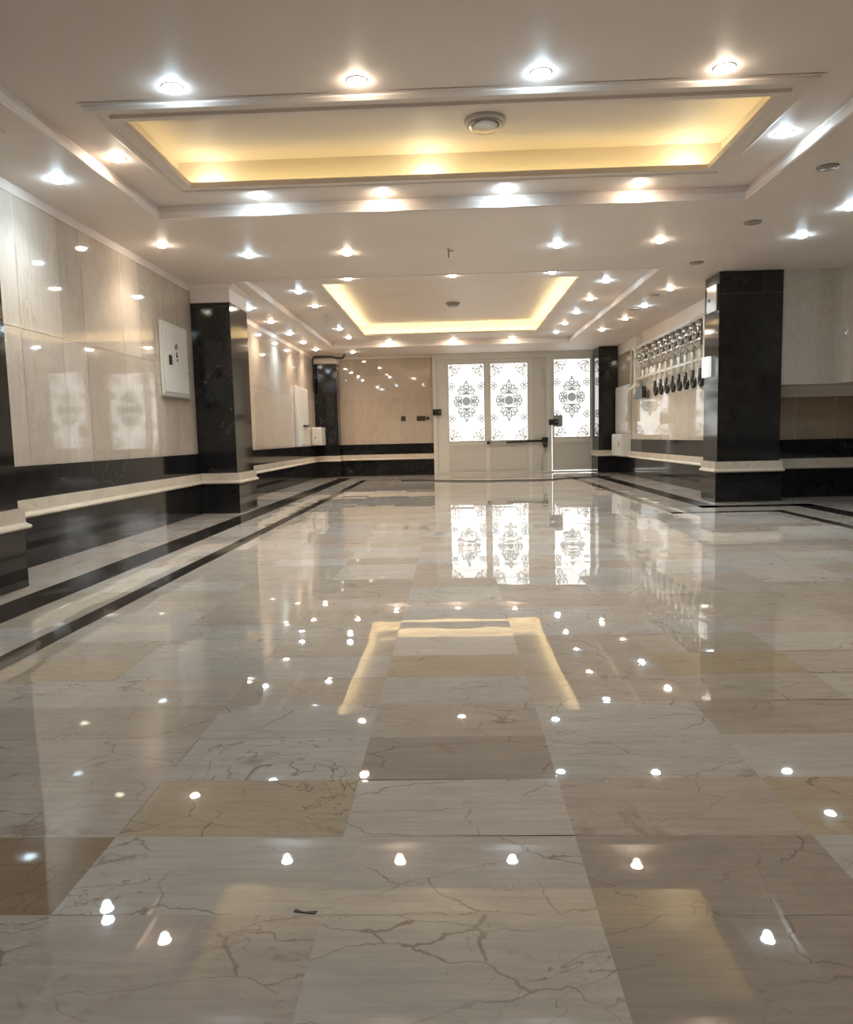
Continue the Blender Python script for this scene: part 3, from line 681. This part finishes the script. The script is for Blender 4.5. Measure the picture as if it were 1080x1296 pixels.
# unseen fill lamps added behind and beside the viewer to brighten the hall
for x, y in ((-1.3, .9), (1.3, .9), (-1.3, -1.4), (1.3, -1.4), (3.4, 2.4), (3.4, .0)):
    l = bpy.data.objects.new('beam', SP['warm' if (x + y) > 1 else 'cool']); COL.objects.link(l); l.location = (x, y, LOW - .02)
# unlit round lamps, detector, hook, wire
for k, (x, y) in enumerate([(2.385, 4.95), (2.40, 6.165), (2.405, 7.535), (2.44, 9.2), (2.445, 10.2)]):
    t = thing('ceiling_disc', (x, y, LOW), 'unlit dark round ceiling disc, %s from the viewer along the manifold side' % ORD[k], 'ceiling disc', 'unlit discs along the manifold side')
    m = MB(); m.lathe([(.0, -.010), (.05, -.012), (.052, -.004), (.052, -.001)], n=18); o = m.build('cover', M_disc); o.parent = t
    m = MB(); m.lathe([(.053, -.001), (.053, -.012), (.064, -.010), (.068, -.001)], n=18); o = m.build('trim_ring', M_disc); o.parent = t
def detector(x, y, z, r, label):
    t = thing('smoke_detector', (x, y, z), label, 'detector')
    m = MB(); m.lathe([(r, -.001), (r, -.02), (r * .93, -.026), (r * .86, -.022)], n=24); o = m.build('base', M_panel if r > .11 else M_disc); o.parent = t
    m = MB(); m.lathe([(r * .84, -.015), (r * .80, -.040), (r * .62, -.055), (r * .3, -.058), (0, -.058)], n=24); o = m.build('dome', M_steel if r > .11 else M_grey); o.parent = t
detector(.235, 4.72, LID, .125, 'round metallic detector on the ceiling inside the big glowing cove')
detector(.045, 10.87, LID, .10, 'small round grey detector on the ceiling inside the far cove')
t = MB(); t.tube([(.0, 6.7, LOW - .001), (.0, 6.7, LOW - .018), (.045, 6.7, LOW - .018)], .006, 6); t.tube([(.0, 6.7, LOW - .015), (.0, 6.7, LOW - .075)], .007, 6); t.lathe([(.016, 0), (.016, -.004)][::-1], (0, 6.7, LOW - .001), 10)
t.build('ceiling_hook', M_grey, label='small dark hook hanging from the ceiling between the two coves', cat='hook')
t = MB(); t.tube([(-1.70, 10.45, RING - .001), (-1.702, 10.45, RING - .05), (-1.695, 10.46, RING - .125)], .005, 6); t.build('hanging_wire', M_grey, label='short loose wire dangling beside the far cove', cat='wire')

# ------------------------------------------------------------------ marks on the floor
cp = [(-.9, 12.95), (-.6, 12.90), (-.18, 12.72), (.2, 12.50), (.6, 12.36), (1.0, 12.40), (1.35, 12.33), (1.62, 12.36), (1.82, 12.62), (2.05, 12.80), (2.4, 12.86), (2.72, 13.0)]
m = MB(); m.tube([(x, y, .012) for x, y in cp], .010, 8); m.build('floor_cable', M_darkp, label='thin dark cable lying across the floor in front of the white gate', cat='cable')
m = MB(); m.v += [(-.272, 1.128, .0012), (-.236, 1.122, .0012), (-.234, 1.130, .0012), (-.255, 1.127, .0012), (-.270, 1.135, .0012)]
m.v += [(x_, y_, -.003) for x_, y_, z_ in m.v[:5]]
m.face((0, 1, 2, 3, 4)); m.face((9, 8, 7, 6, 5))
for i in range(5): m.face((i, 5 + i, 5 + (i + 1) % 5, (i + 1) % 5))
m.build('floor_chip', M_grout, label='small dark chip at the corner of a floor tile', cat='chip')

# ------------------------------------------------------------------ world, camera, view
sc = bpy.context.scene
wd = bpy.data.worlds.new('World'); sc.world = wd; wd.use_nodes = True
wd.node_tree.nodes['Background'].inputs[0].default_value = (.8, .9, 1, 1); wd.node_tree.nodes['Background'].inputs[1].default_value = .3
cam = bpy.data.cameras.new('camera'); co = bpy.data.objects.new('camera', cam); COL.objects.link(co)
cam.sensor_fit = 'HORIZONTAL'; cam.sensor_width = 36; cam.lens = 943.94 / 1080 * 36; cam.clip_start = .05
r = Vector((.99914128, .0342776, -.02327529)); u = Vector((.01971013, .10090395, .99470091)); f = Vector((-.03644453, .99430551, -.10014168))
mt = Matrix((r, u, -f)).transposed().to_4x4(); mt.translation = (0, 0, .76); co.matrix_world = mt
sc.camera = co
vs_ = sc.view_settings; vs_.view_transform = 'Standard'; vs_.look = 'None'; vs_.gamma = 1; vs_.exposure = 0.52; vs_.use_curve_mapping = False
cy = sc.cycles; cy.max_bounces = 8; cy.diffuse_bounces = 5; cy.glossy_bounces = 5; cy.caustics_reflective = False; cy.caustics_refractive = False
cy.sample_clamp_indirect = 6; cy.use_denoising = True
